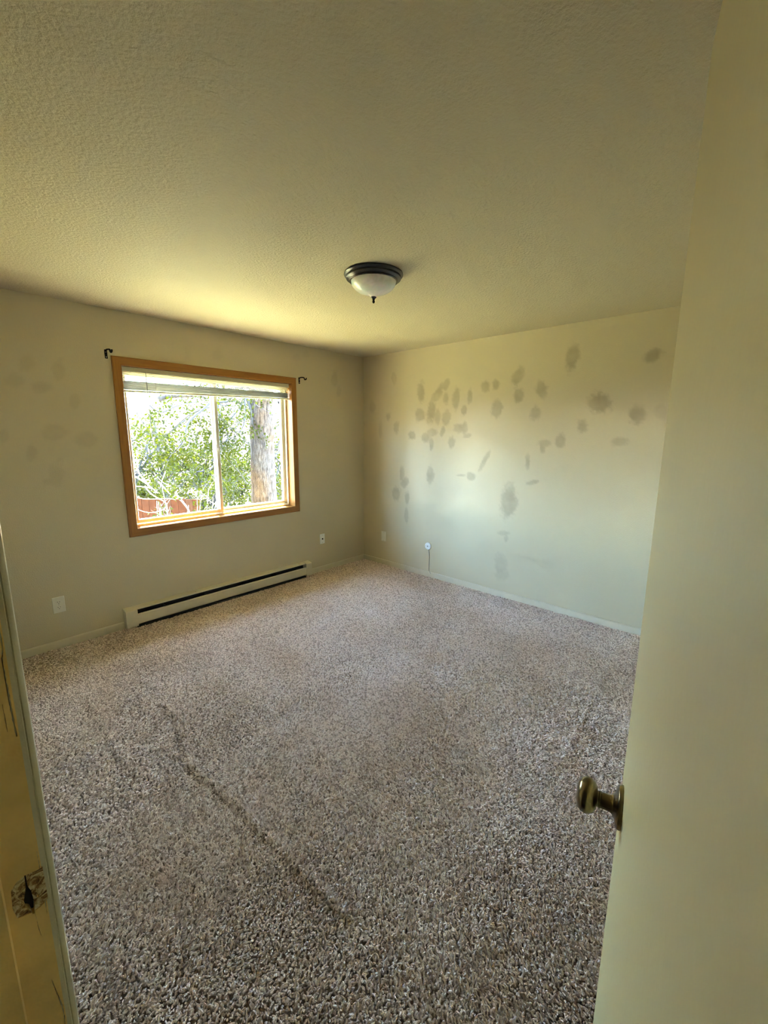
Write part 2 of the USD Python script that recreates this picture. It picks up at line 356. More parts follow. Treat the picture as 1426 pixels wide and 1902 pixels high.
STAINS_R= [[-2.392, 2.176, -0.055, -0.015, -0.011, 0.11, 1.0], [-2.961, 2.129, -0.06, 0.026, 0.021, 0.041, 1.0], [-2.632, 1.81, -0.094, -0.004, 0.009, 0.095, 1.0], [-2.894, 1.707, -0.063, -0.002, 0.007, 0.07, 1.0], [-2.512, 1.627, -0.048, -0.0, 0.005, 0.056, 0.8], [-2.798, 1.513, -0.057, 0.012, 0.01, 0.038, 0.7], [-2.349, 1.507, -0.041, -0.01, -0.013, 0.068, 0.9], [-2.215, 1.489, -0.059, 0.001, 0.002, 0.031, 0.8], [-2.198, 1.446, -0.026, 0.001, 0.004, 0.049, 0.8], [-1.929, 2.064, -0.049, -0.02, -0.032, 0.092, 0.9], [-1.95, 1.898, -0.052, -0.015, -0.014, 0.063, 1.0], [-2.152, 1.944, -0.058, -0.018, -0.015, 0.071, 0.9], [-2.116, 1.746, -0.05, -0.01, -0.008, 0.07, 0.8], [-1.747, 1.797, -0.057, -0.011, -0.011, 0.079, 1.0], [-1.619, 2.008, -0.047, -0.003, 0.003, 0.061, 1.0], [-1.723, 2.011, -0.04, -0.009, -0.007, 0.051, 0.9], [-1.453, 1.925, -0.03, -0.004, -0.004, 0.079, 0.9], [-1.299, 1.911, -0.045, -0.005, -0.008, 0.118, 0.9], [-1.396, 1.788, -0.037, -0.01, -0.016, 0.057, 1.0], [-0.861, 1.992, -0.054, -0.003, 0.003, 0.109, 0.9], [-1.079, 1.979, -0.047, -0.024, -0.063, 0.087, 0.9], [-1.173, 2.05, -0.036, -0.013, -0.026, 0.062, 0.9], [-1.178, 1.918, -0.038, -0.002, 0.003, 0.066, 0.8], [-1.0, 1.789, -0.06, -0.006, -0.01, 0.125, 1.0], [-1.079, 1.741, -0.037, -0.001, 0.003, 0.08, 0.8], [-0.852, 1.759, -0.068, -0.002, 0.002, 0.073, 0.9], [-1.186, 1.717, -0.049, -0.008, -0.014, 0.077, 0.9], [-1.149, 1.592, -0.033, -0.005, -0.01, 0.056, 0.9], [-1.351, 1.625, -0.071, -0.0, 0.002, 0.046, 0.9], [-1.403, 1.625, -0.036, -0.0, 0.003, 0.066, 0.9], [-1.445, 1.548, -0.051, 0.012, 0.007, 0.019, 0.8], [-1.264, 1.479, -0.041, 0.001, 0.002, 0.059, 0.9], [-0.934, 1.521, -0.059, 0.001, 0.002, 0.054, 0.9], [-1.01, 1.452, -0.029, 0.001, 0.002, 0.073, 0.9], [-0.749, 1.544, -0.059, 0.0, 0.001, 0.049, 1.0], [-1.021, 1.581, -0.072, 0.0, 0.001, 0.042, 0.8], [-1.644, 1.314, -0.022, -0.01, -0.06, 0.104, 0.9], [-1.503, 1.151, -0.046, -0.011, -0.015, 0.041, 1.0], [-1.385, 1.154, -0.055, 0.004, 0.001, 0.014, 0.7], [-2.074, 1.323, -0.025, 0.001, 0.005, 0.066, 0.8], [-2.138, 1.145, -0.058, 0.02, 0.007, 0.019, 0.9], [-1.92, 0.937, -0.087, 0.005, 0.001, 0.164, 1.0], [-1.886, 0.638, -0.075, 0.012, 0.001, 0.024, 0.6], [-1.912, 0.587, -0.023, 0.004, 0.002, 0.035, 0.6], [-1.87, 0.309, -0.07, 0.015, 0.007, 0.123, 0.5], [-1.911, 0.227, -0.069, 0.016, 0.003, 0.045, 0.4], [-1.006, 1.129, -0.059, -0.0, -0.007, 0.091, 0.9], [-0.611, 1.115, -0.04, 0.003, 0.002, 0.092, 0.8], [-0.656, 1.028, -0.066, 0.005, 0.001, 0.064, 0.9], [-0.53, 0.887, -0.068, 0.007, 0.001, 0.098, 0.8], [-0.692, 0.851, -0.036, 0.004, 0.002, 0.08, 0.9], [-0.686, 0.655, -0.03, 0.004, 0.002, 0.086, 0.8], [-0.519, 1.63, -0.047, -0.0, 0.001, 0.075, 0.7], [-0.398, 1.757, -0.045, -0.001, 0.001, 0.053, 0.6], [-0.276, 1.606, -0.036, -0.0, 0.001, 0.103, 0.4], [-0.148, 1.867, -0.055, -0.002, 0.0, 0.077, 0.4], [-0.478, 2.172, -0.041, -0.003, 0.001, 0.063, 0.5], [-3.052, 1.728, -0.042, -0.001, 0.006, 0.056, 0.4]]
STAINS_W= [[-3.113, 2.002, 0.049, 0.006, 0.007, 0.06, 0.6], [-2.946, 1.977, 0.042, 0.005, 0.008, 0.076, 0.6], [-3.181, 1.883, 0.056, 0.005, 0.006, 0.05, 0.6], [-3.051, 1.857, 0.068, 0.006, 0.004, 0.04, 0.7], [-2.877, 1.77, 0.037, 0.002, 0.006, 0.058, 0.6], [-3.014, 1.556, 0.073, 0.001, 0.007, 0.061, 0.7], [-2.827, 1.508, 0.077, -0.0, 0.006, 0.057, 0.7], [-3.151, 1.43, 0.033, -0.001, 0.007, 0.063, 0.7], [-3.034, 1.262, 0.045, -0.003, 0.008, 0.079, 0.7], [-3.003, 1.344, 0.023, -0.001, 0.004, 0.036, 0.6], [-3.281, 1.529, 0.027, 0.0, 0.005, 0.041, 0.6], [-3.089, 1.218, 0.034, -0.003, 0.002, 0.022, 0.6], [-0.451, 2.16, 0.05, 0.005, 0.002, 0.09, 0.8], [-0.391, 2.028, 0.038, 0.003, 0.001, 0.061, 0.6], [-1.799, 2.232, 0.059, 0.008, 0.004, 0.059, 0.35], [-0.957, 2.318, 0.062, 0.008, 0.002, 0.041, 0.35], [-0.832, 2.368, 0.048, 0.006, 0.001, 0.042, 0.3]]
LIMBS= [([[-0.52, 2.77, 2.06], [-0.72, 2.81, 1.85], [-0.88, 2.82, 1.68], [-0.94, 2.79, 1.52], [-1.09, 2.8, 1.31], [-1.23, 2.8, 1.18], [-1.39, 2.81, 1.06]], 0.02), ([[-0.35, 3.13, 1.97], [-0.64, 3.32, 1.84], [-0.84, 3.46, 1.64], [-1.05, 3.59, 1.41], [-1.13, 3.67, 1.29]], 0.012), ([[-1.03, 3.85, 2.0], [-0.82, 3.77, 1.9], [-0.67, 3.71, 1.98], [-0.35, 3.57, 2.07], [-0.07, 3.44, 2.26]], 0.012), ([[-0.83, 3.99, 2.11], [-0.63, 3.96, 2.18], [-0.22, 3.84, 2.23], [0.18, 3.7, 2.32], [0.59, 3.53, 2.4]], 0.05), ([[-0.5, 2.98, 1.93], [-0.63, 3.04, 1.64], [-0.69, 3.07, 1.32]], 0.009), ([[-0.76, 3.53, 2.04], [-0.87, 3.58, 1.91], [-1.0, 3.62, 1.79]], 0.008), ([[-0.91, 2.84, 1.54], [-0.88, 2.82, 1.33], [-0.96, 2.86, 1.26]], 0.007), ([[-1.55, 2.86, 1.84], [-1.44, 2.88, 1.67], [-1.27, 2.87, 1.49], [-1.22, 2.91, 1.31]], 0.008), ([[0.25, 3.15, 2.21], [0.24, 3.1, 1.89], [0.14, 3.1, 1.61], [-0.02, 3.13, 1.49], [-0.19, 3.16, 1.39]], 0.018), ([[0.09, 3.01, 1.61], [0.0, 3.06, 1.6], [-0.13, 3.13, 1.73], [-0.2, 3.17, 1.78]], 0.01), ([[0.0, 3.06, 1.6], [-0.16, 3.15, 1.49], [-0.26, 3.2, 1.28]], 0.008), ([[0.39, 3.42, 0.64], [0.25, 3.44, 0.86], [0.07, 3.48, 1.08], [-0.11, 3.51, 1.21]], 0.012), ([[0.45, 3.38, 1.43], [0.27, 3.42, 1.32], [0.01, 3.51, 1.27], [-0.15, 3.53, 1.32]], 0.009), ([[0.51, 3.52, 2.2], [0.58, 3.48, 1.92], [0.59, 3.47, 1.72]], 0.03), ([[-1.3, 3.41, 1.44], [-1.15, 3.36, 1.3], [-1.08, 3.33, 1.15], [-0.96, 3.29, 1.05]], 0.007), ([[-0.37, 3.8, 0.43], [-0.21, 3.73, 0.7], [-0.06, 3.66, 0.84], [0.13, 3.56, 0.89]], 0.01), ([[-0.47, 3.52, 1.49], [-0.37, 3.47, 1.65], [-0.28, 3.43, 1.75], [-0.14, 3.36, 1.81]], 0.009)]
CANES= [([[-1.99, 1.95, 0.83], [-1.83, 1.96, 0.76], [-1.65, 1.95, 0.75], [-1.48, 1.93, 0.72]], 0.01), ([[-1.84, 1.9, 0.9], [-1.8, 1.86, 0.83], [-1.74, 1.81, 0.77], [-1.68, 1.75, 0.69], [-1.72, 1.74, 0.65], [-1.82, 1.74, 0.62], [-1.92, 1.74, 0.63], [-2.01, 1.74, 0.68]], 0.01), ([[-1.35, 2.26, 0.73], [-1.31, 2.24, 0.67], [-1.26, 2.22, 0.58], [-1.2, 2.2, 0.42]], 0.02), ([[-1.91, 2.24, 1.06], [-1.81, 2.21, 0.99], [-1.68, 2.17, 0.86], [-1.62, 2.15, 0.79]], 0.014), ([[-1.68, 2.17, 0.86], [-1.77, 2.2, 0.88], [-1.87, 2.23, 0.89]], 0.012), ([[-1.78, 2.31, 1.1], [-1.76, 2.3, 1.03], [-1.7, 2.28, 0.92], [-1.65, 2.26, 0.83]], 0.014), ([[-1.54, 2.33, 0.92], [-1.47, 2.31, 0.83], [-1.4, 2.28, 0.72]], 0.014), ([[-1.45, 2.3, 1.05], [-1.48, 2.31, 0.98], [-1.5, 2.32, 0.92], [-1.53, 2.33, 0.83]], 0.01), ([[-1.41, 2.28, 0.85], [-1.48, 2.31, 0.9], [-1.54, 2.33, 0.97]], 0.008), ([[-0.72, 2.42, 0.5], [-0.8, 2.46, 0.56], [-0.9, 2.5, 0.64], [-1.0, 2.55, 0.67]], 0.01)]

# ------------------------------------------------------------------ the room shell
XL, YB, H = -3.645, -3.92, 2.44          # left wall (with the door), wall behind the camera, ceiling height; the far corner is the origin
WT = 0.16                                # thickness of the window wall
OX0, OX1, OZ0, OZ1 = -2.579, -1.021, 0.784, 2.071
wm, wu, ww = grid_wall((XL - 0.12, 0.12), (-0.02, H), [(OX0, OX1, OZ0, OZ1)], lambda u, w, d: np.stack([u, d, w], 1), WT)
w_ = obj("wall_back", wm, "wall_paint_patched", smooth=False, label="cream painted wall with the wood-trimmed window and faint grey patches", cat="wall", kind="structure")
add_primvar(w_, "stain", stain_values(wu, ww, STAINS_W, 3) * 0.55)
wm, wu, ww = grid_wall((YB - 0.12, 0.12), (-0.02, H), [], lambda u, w, d: np.stack([d, u, w], 1), 0.12)
w_ = obj("wall_right", wm, "wall_paint_patched", smooth=False, label="cream wall right of the corner covered in grey-brown patch smudges", cat="wall", kind="structure")
add_primvar(w_, "stain", stain_values(wu, ww, STAINS_R, 5))
DY0, DY1, DZ = -3.778, -3.013, 2.062     # clear door opening
WTL = 0.115
wm, _, _ = grid_wall((YB - 0.12, 0.0), (-0.02, H), [(DY0 - 0.018, DY1 + 0.018, -0.02, DZ + 0.018)], lambda u, w, d: np.stack([XL - d, u, w], 1), WTL, 0.2)
obj("wall_left", wm, "wall_paint", smooth=False, label="cream wall that holds the bedroom doorway", cat="wall", kind="structure")
obj("wall_front", box(XL, 0.0, YB - 0.12, YB, -0.02, H), "wall_paint", smooth=False, label="cream wall behind the open door", cat="wall", kind="structure")
obj("ceiling", box(XL - 0.12, 0.12, YB - 0.12, WT, H, H + 0.12), "ceiling_paint", smooth=False, label="textured cream ceiling over the whole room", cat="ceiling", kind="structure")
obj("floor", box(XL - 0.12, 0.12, YB - 0.12, WT, -0.25, -0.006), "carpet_backing", smooth=False, label="floor slab under the carpet", cat="floor", kind="structure")
# the hallway the picture is taken from
HX = XL - WTL
obj("wall_hall", cat_([box(HX - 1.1, HX - 1.0, -5.2, -1.8, -0.02, H), box(HX - 1.1, HX, -5.3, -5.2, -0.02, H), box(HX - 1.1, HX, -1.8, -1.7, -0.02, H), box(HX - 0.001, HX + WTL, -5.3, YB - 0.12, -0.02, H)]),
    "wall_paint", smooth=False, label="cream walls of the hallway outside the bedroom door", cat="wall", kind="structure")
obj("ceiling_hall", box(HX - 1.1, HX, -5.3, -1.7, H, H + 0.1), "ceiling_paint", smooth=False, label="cream ceiling of the hallway outside the door", cat="ceiling", kind="structure")
obj("floor_hall", box(HX - 1.1, HX + 0.115, -5.3, -1.7, -0.25, -0.004), "carpet_backing", smooth=False, label="carpeted hallway floor outside the door", cat="floor", kind="structure")

def base_profile(t=0.011, h=0.062):
    return [(0, -0.006), (t, -0.006), (t, h - 0.012), (t - 0.003, h - 0.004), (t - 0.007, h), (0, h)]
def baseboard_x(x0, x1, y, sgn):
    return sweep_x([(y + sgn * a, z) for a, z in base_profile()], x0, x1)
def baseboard_y(y0, y1, x, sgn):
    m = sweep_x([(x + sgn * a, z) for a, z in base_profile()], y0, y1); v = np.array(m.vertices)
    r = trimesh.Trimesh(np.stack([v[:, 1], v[:, 0], v[:, 2]], 1), m.faces, process=False); r.fix_normals(); return r
obj("baseboard_back", cat_([baseboard_x(XL, -2.724, 0, -1), baseboard_x(-0.878, 0, 0, -1)]), "trim_paint", smooth=25, label="cream baseboard on both sides of the heater under the window", cat="baseboard", kind="structure")
obj("baseboard_right", baseboard_y(YB, 0, 0, -1), "trim_paint", smooth=25, label="cream baseboard along the wall with the smudges", cat="baseboard", kind="structure")
obj("baseboard_left", baseboard_y(DY1 + 0.065, 0, XL, 1), "trim_paint", smooth=25, label="cream baseboard beside the doorway", cat="baseboard", kind="structure")
obj("baseboard_front", baseboard_x(XL, 0, YB, 1), "trim_paint", smooth=25, label="cream baseboard behind the open door", cat="baseboard", kind="structure")

# ------------------------------------------------------------------ carpet pile: one curve per yarn tuft
WRINKLES = [([(-2.91, -1.25), (-2.94, -1.61), (-2.99, -1.83), (-2.96, -2.12), (-2.95, -2.32), (-2.94, -2.63), (-2.93, -2.84)], 0.017, 0.018),
            ([(-3.18, -0.8), (-3.19, -1.21), (-3.19, -1.7)], 0.0105, 0.02),
            ([(-1.44, -2.37), (-0.79, -2.43)], 0.006, 0.016), ([(-1.79, -3.12), (-1.27, -3.08), (-0.59, -3.04)], 0.006, 0.014),
            ([(-0.77, -2.51), (-1.38, -2.49), (-1.9, -2.55)], 0.004, 0.02)]
def carpet_height(x, y):
    P = np.stack([x, y, np.zeros_like(x)], 1)
    z = 0.004 * (meshkit.fbm(P * 2.2, 2, 21) - 0.5)
    ridge = np.zeros_like(x)
    for pts, hgt, wid in WRINKLES:
        L = spline(pts, 60)
        d = np.full(len(x), 9.0)
        near = (x > L[:, 0].min() - .15) & (x < L[:, 0].max() + .15) & (y > L[:, 1].min() - .15) & (y < L[:, 1].max() + .15)
        for a, b in zip(L[:-1], L[1:]):
            ab = b - a; t = np.clip(((x[near] - a[0]) * ab[0] + (y[near] - a[1]) * ab[1]) / (ab @ ab), 0, 1)
            d[near] = np.minimum(d[near], np.hypot(x[near] - a[0] - t * ab[0], y[near] - a[1] - t * ab[1]))
        ridge += hgt * np.exp(-(d / wid) ** 2)
        if hgt > .01:                                   # a crease in the pile on the side away from the window
            off = np.interp(y, np.sort(L[:, 1]), L[np.argsort(L[:, 1]), 0])
            sd = x - off
            u = np.clip((y - L[:, 1].min()) / (np.ptp(L[:, 1])), 0, 1)
            brk = np.clip(2.6 * (meshkit.fbm(P * 5.5, 3, 77) - .30), 0, 1) * np.clip(np.sin(np.pi * u) * 2.2, 0, 1)
            wob = .014 * (meshkit.fbm(P * 22, 2, 78) - .5)
            ridge -= np.where(near & (abs(sd + .022) < .05), (1.1 * hgt) * brk * np.exp(-((sd + .022 + wob) / .011) ** 2), 0)
    return z + ridge
def tufts(x0, x1, y0, y1, step):
    gx, gy = np.meshgrid(np.arange(x0, x1, step), np.arange(y0, y1, step), indexing="ij")
    n = gx.size
    return np.stack([gx.ravel() + rng.uniform(-.5, .5, n) * step, gy.ravel() + rng.uniform(-.5, .5, n) * step], 1)
def pile(pos, width, name_scale):
    x, y = pos[:, 0], pos[:, 1]; n = len(x)
    P = np.stack([x, y, np.zeros(n)], 1)
    ang = 2 * np.pi * meshkit.fbm(P * 1.1, 3, 5) * 2.0 + rng.normal(0, 1.5, n)
    lean = 0.0035 + 0.005 * rng.random(n) + 0.004 * meshkit.noise(P * 26, 33)
    hgt = 0.0085 * (0.75 + 0.5 * rng.random(n)) + 0.004 * (meshkit.fbm(P * 60, 2, 44) - 0.5)
    z0 = carpet_height(x, y) - 0.007
    b = np.stack([x, y, z0], 1)
    dirv = np.stack([np.cos(ang), np.sin(ang)], 1)
    mid = b + np.stack([dirv[:, 0] * lean * .35, dirv[:, 1] * lean * .35, hgt * .6 + .003], 1)
    tip = b + np.stack([dirv[:, 0] * lean * 1.2, dirv[:, 1] * lean * 1.2, hgt + .004], 1)
    pts = np.stack([b, mid, tip], 1).reshape(-1, 3)
    w = width * (0.8 + 0.4 * rng.random(n))
    wid = np.stack([w, w * 1.0, w * 0.55], 1).ravel()
    return pts, wid
FX0, FX1, FY0, FY1 = XL + 0.004, -0.013, YB + 0.013, -0.013
pos = np.vstack([tufts(FX0, -1.75, FY0, -1.9, 0.0068), tufts(-1.75, FX1, FY0, -1.9, 0.0085), tufts(FX0, FX1, -1.9, FY1, 0.0092)])
wq = np.r_[np.full(len(tufts(FX0, -1.75, FY0, -1.9, 0.0068)), 0.0062), np.zeros(0)]
wq = np.r_[wq, np.full(len(pos) - len(wq), 0.0082)]
pos = pos[:len(wq)]
vis = ((pos - CAM[:2]) @ (fw[:2] / np.linalg.norm(fw[:2])) > 0.25)
pos, wq = pos[vis], wq[vis]
pts, wid = pile(pos, wq, 1)
cv = UsdGeom.BasisCurves.Define(stage, path_for("carpet"))
cv.CreateTypeAttr("linear")
cv.CreatePointsAttr(Vt.Vec3fArray.FromNumpy(pts.astype(np.float32)))
cv.CreateCurveVertexCountsAttr(Vt.IntArray.FromNumpy(np.full(len(pos), 3, np.int32)))
cv.CreateWidthsAttr(Vt.FloatArray.FromNumpy(wid.astype(np.float32))); cv.SetWidthsInterpolation("vertex")
UsdShade.MaterialBindingAPI.Apply(cv.GetPrim()).Bind(M["carpet_yarn"])
tag(cv.GetPrim(), "speckled taupe cut pile carpet with a wrinkle, covering the room floor", "carpet", kind="stuff")

# ------------------------------------------------------------------ window_1: liner, casing boards, frame, sashes, panes
win = thing("window_1", "sliding window with honey oak casing looking onto trees", "window", kind="structure")
CX0, CX1, CZ0, CZ1 = -2.560, -1.040, 0.803, 2.052
cas = mitre_boards(CX0, CX1, CZ0, CZ1, [(0.0, -0.002), (0.0, 0.014), (0.003, 0.017), (0.058, 0.017), (0.062, 0.013), (0.062, -0.002)])
for s in "lrtb":
    obj("casing_board", uwh_to(cas[s], lambda u, w, h: np.stack([u, -h, w], 1)), "oak_z" if s in "lr" else "oak_x", win, smooth=False)
YF = 0.076
for s, m, k in (("l", box(OX0, CX0, -0.001, YF, OZ0, OZ1), "oak_z"), ("r", box(CX1, OX1, -0.001, YF, OZ0, OZ1), "oak_z"),
                ("t", box(CX0, CX1, -0.001, YF, CZ1, OZ1), "oak_x"), ("b", box(CX0, CX1, -0.001, YF, OZ0, CZ0), "oak_x")):
    obj("sill" if s == "b" else "jamb_liner", m, k, win, smooth=False)
fr = mitre_boards(CX0 + 0.022, CX1 - 0.022, CZ0 + 0.022, CZ1 - 0.022, [(0.0, 0.0), (0.0, 0.012), (0.006, 0.012), (0.006, 0.065), (0.041, 0.065), (0.041, 0.0)])
for s in "lrtb":
    obj("frame_rail", uwh_to(fr[s], lambda u, w, h: np.stack([u, YF + 0.066 - h, w], 1)), "vinyl_almond", win, smooth=False)
obj("track", cbox(CX0 + 0.022, CX1 - 0.022, YF + 0.026, YF + 0.032, CZ0 + 0.02, CZ0 + 0.034, 0.001), "vinyl_almond", win, smooth=False)
def sash(x0, x1, y0, y1, name, stile, rail):
    g = part_group(name, win)
    z0, z1 = CZ0 + 0.024, CZ1 - 0.024
    pr = [(-stile, 0.0), (-stile, (y1 - y0) * .55), (-stile + .007, y1 - y0), (-0.001, y1 - y0), (0.0, y1 - y0 - .001), (0.0, 0.0)]
    b = mitre_boards(x0, x1, z0, z1, pr)
    for s in "lrtb":
        obj("stile" if s in "lr" else "rail", uwh_to(b[s], lambda u, w, h: np.stack([u, y1 - h, w], 1)), "vinyl_almond", g, smooth=False)
    ym = (y0 + y1) / 2
    obj("pane", box(x0 + stile - .004, x1 - stile + .004, ym, ym + .004, z0 + stile - .004, z1 - stile + .004), "glass", g, smooth=False)
    return g
sl = sash(CX0 + 0.016, -1.783, YF + 0.006, YF + 0.028, "sliding_sash", 0.034, 0.034)
sr = sash(-1.828, CX1 - 0.016, YF + 0.034, YF + 0.056, "fixed_sash", 0.036, 0.036)
obj("handle", cat_([cbox(-1.822, -1.806, YF - 0.008, YF + 0.007, 1.385, 1.455, .003), cbox(-1.826, -1.812, YF - 0.018, YF - 0.006, 1.40, 1.425, .003)]), "vinyl_almond", sl, smooth=30)
scr = part_group("screen_frame", win, "white outer screen frame")
sf = mitre_boards(-1.80 + .02, CX1 - 0.05, CZ0 + 0.058, CZ1 - 0.058, [(0, 0), (0, .008), (.02, .008), (.02, 0)])
for s in "lrtb":
    obj("screen_bar", uwh_to(sf[s], lambda u, w, h: np.stack([u, YF + 0.072 - h, w], 1)), "white_aluminium", scr, smooth=False)
for zz in (0.95, 1.86):
    obj("screen_tab", cbox(-1.103, -1.085, YF + 0.058, YF + 0.064, zz, zz + .022, .001), "slot_black", scr, smooth=False)
obj("exterior_casing", cat_([box(OX0 - .08, OX0 + .012, WT, WT + .03, OZ0 - .06, OZ1 + .08), box(OX1 - .012, OX1 + .08, WT, WT + .03, OZ0 - .06, OZ1 + .08), box(OX0, OX1, WT, WT + .03, OZ1 - .012, OZ1 + .08), box(OX0, OX1, WT, WT + .05, OZ0 - .06, OZ0 + .01)]), "white_aluminium", win, smooth=False)

# ------------------------------------------------------------------ raised mini blind
bl = thing("mini_blind", "raised white mini blind bunched at the top of the window", "blind", loc=(-1.8, 0.03, 2.05))
BX = 0.752
obj("headrail", cat_([cbox(-BX, BX, -0.016, 0.014, -0.034, 0.0, .002), cbox(-BX, BX, -0.019, -0.016, -0.036, -0.022, .001)]), "slat_white", bl, smooth=30)
def slat(z, tilt, dz, seed):
    r = np.random.default_rng(seed); nx = 13
    xs = np.linspace(-BX + .004, BX - .004, nx); ys = np.linspace(-0.0125, 0.0125, 5)
    rows, t = [], math.radians(tilt)
    for side in (1, -1):
        for yy in ys:
            c = 0.0018 * (1 - (yy / 0.0125) ** 2) + side * 0.0002
            rows.append(np.stack([xs, np.full(nx, yy * math.cos(t) - c * math.sin(t)), z + yy * math.sin(t) + c * math.cos(t) + dz * (xs / (2 * BX)) + r.normal(0, .0003, nx)], 1))
    v = np.vstack(rows); f = []
    for s in range(2):
        for k in range(4):
            for i in range(nx - 1):
                a = (s * 5 + k) * nx + i; q = [a, a + 1, a + nx + 1, a + nx]
                if s: q = q[::-1]
                f += [[q[0], q[1], q[2]], [q[0], q[2], q[3]]]
    return trimesh.Trimesh(v, np.array(f), process=False)
zc = -0.040
for k in range(5):
    obj("slat", slat(zc - .004, -18 + 5 * k, 0.012 * (k + 1) / 5, k), "slat_white", bl, smooth=40); zc -= 0.0115
for k in range(22):
    obj("slat", slat(zc, -4, 0.014 + 0.02 * k / 22, 20 + k), "slat_white", bl, smooth=40); zc -= 0.0026
rb = cbox(-BX, BX, -0.014, 0.014, zc - 0.014, zc - 0.001, .003); rb = rb.subdivide(); v = np.array(rb.vertices); v[:, 2] += 0.034 * v[:, 0] / (2 * BX)
obj("bottom_rail", (v, np.array(rb.faces)), "slat_white", bl, smooth=30)
for xx in (-0.52, -0.2, 0.2, 0.52):
    obj("ladder_cord", tube([(xx, -0.0145, -0.034), (xx, -0.0145, -0.085), (xx, -0.0155, zc - .014 + .034 * xx / (2 * BX))], 0.0011, 6), "slat_white", bl)
    obj("cord_button", lathe([(0.0, -.005), (.005, -.005), (.006, 0), (.005, .003), (0, .003)], 12).apply_translation([xx, -0.014, zc - .008 + .034 * xx / (2 * BX)]), "plate_white", bl)
obj("wand_hook", tube([(-0.591, -0.018, -0.026), (-0.591, -0.026, -0.03), (-0.591, -0.027, -0.04)], 0.0018, 8), "steel_screw", bl)
obj("wand", tube([(-0.591, -0.027, -0.036), (-0.589, -0.029, -0.25), (-0.586, -0.03, -0.535)], 0.0038, 6), "clear_plastic", bl, label="thin clear tilt wand")

# ------------------------------------------------------------------ curtain rod brackets
def bracket(label, x, z, out):
    b = thing("curtain_bracket", label, "curtain bracket", (x, 0, z))
    pl_ = cbox(-0.009, 0.009, -0.003, 0, -0.036, 0.026, .001)
    obj("wall_plate", pl_, "black_iron", b)
    arm = spline([(0, -0.003, 0.018), (out * .01, -0.022, 0.024), (out * .03, -0.05, 0.023), (out * .042, -0.066, 0.018), (out * .046, -0.070, 0.004), (out * .056, -0.079, 0.000), (out * .066, -0.085, 0.004), (out * .068, -0.087, 0.018)], 24)
    obj("arm", tube(arm, 0.0055, 8), "black_iron", b)
    for zz in (-0.026, 0.008):
        obj("screw", lathe([(0, -.0015), (.0032, -.001), (.0035, 0), (0, 0)], 10).apply_transform(trimesh.transformations.rotation_matrix(-math.pi / 2, [1, 0, 0])).apply_translation([0, -0.0035, zz]), "steel_screw", b)
bracket("black curtain rod bracket above the left upper corner of the window", -2.650, 2.126, 0.22)
bracket("black curtain rod bracket beside the right upper corner of the window", -0.930, 2.098, 0.35)

# ------------------------------------------------------------------ electric baseboard heater
ht = thing("baseboard_heater", "long cream electric baseboard heater under the window", "heater", (-1.801, 0, 0))
HW = 0.921
obj("back_panel", sweep_x([(0, .018), (-.004, .018), (-.004, .158), (-.046, .154), (-.048, .151), (-.050, .151), (-.051, .157), (-.047, .162), (-.004, .171), (0, .172)], -HW + .07, HW - .06), "heater_enamel", ht, smooth=20)
obj("front_panel", sweep_x([(-.052, .118), (-.060, .118), (-.066, .111), (-.066, .040), (-.060, .032), (-.056, .032), (-.056, .036), (-.062, .042), (-.062, .108), (-.058, .113), (-.050, .114)], -HW + .082, HW - .072), "heater_enamel", ht, smooth=20)
def cap(x0, x1):
    return sweep_x([(0, .018), (-.064, .018), (-.069, .024), (-.069, .152), (-.066, .158), (-.050, .163), (0, .173)], x0, x1)
obj("end_cap", cap(-HW, -HW + .084), "heater_enamel", ht, smooth=20)
obj("end_cap", cap(HW - .074, HW), "heater_enamel", ht, smooth=20)
obj("inner_shroud", sweep_x([(-.005, .020), (-.007, .020), (-.007, .152), (-.005, .152)], -HW + .08, HW - .07), "heater_dark", ht, smooth=False)
obj("bottom_tray", sweep_x([(-.008, .0), (-.054, .0), (-.054, .020), (-.008, .020)], -HW + .08, HW - .07), "heater_dark", ht, smooth=False)
obj("heating_tube", tube([(-HW + .08, -.032, .085), (HW - .07, -.032, .085)], .007, 10), "fin_metal", ht)
fins = [box(x - .0004, x + .0004, -.050, -.014, .058, .112) for x in np.arange(-HW + .12, HW - .11, .009)]
f_ = obj("fin_stack", cat_(fins), "fin_metal", ht, smooth=False); f_.SetCustomDataByKey("kind", "stuff")
for xx in (-.62, -.26, .1, .46, .76):
    obj("support_bracket", box(xx - .002, xx + .002, -.056, -.006, .022, .128), "fin_metal", ht, smooth=False)
for xx in (.40, .78, -.35):
    obj("screw", lathe([(0, .002), (.004, .0015), (.0045, 0), (0, 0)], 10).apply_translation([xx, -.028, .165]), "bare_wood", ht)

# ------------------------------------------------------------------ wall plates
def to_wall(m, wall):
    """From plate space (x right, y up, z out of the wall) to a wall: 'back' (facing -y) or 'right' (facing -x)."""
    v = np.array(m.vertices)
    w = np.stack([v[:, 0], -v[:, 2], v[:, 1]], 1) if wall == "back" else np.stack([-v[:, 2], -v[:, 0], v[:, 1]], 1)
    r = trimesh.Trimesh(w, m.faces, process=False); r.fix_normals(); return r
def disc(r, z0, z1, n=16, dome=0.0):
    return lathe([(0, z0), (r, z0), (r, z1 - .0004), (r * .9, z1), (0, z1 + dome)], n)
def screw_at(th, wall, x, y, z):
    m = disc(.0035, z, z + .0012, 12).apply_translation([x, y, 0])
    obj("screw", to_wall(m, wall), "steel_screw", th)
def slot_plate(w, h, t=.006):
    return cbox(-w / 2, w / 2, -h / 2, h / 2, -.001, t, .0022)
o1 = thing("power_outlet", "cream duplex power outlet low on the wall left of the heater", "outlet", (-3.121, 0, .328))
obj("cover_plate", to_wall(slot_plate(.074, .118), "back"), "plate_ivory", o1)
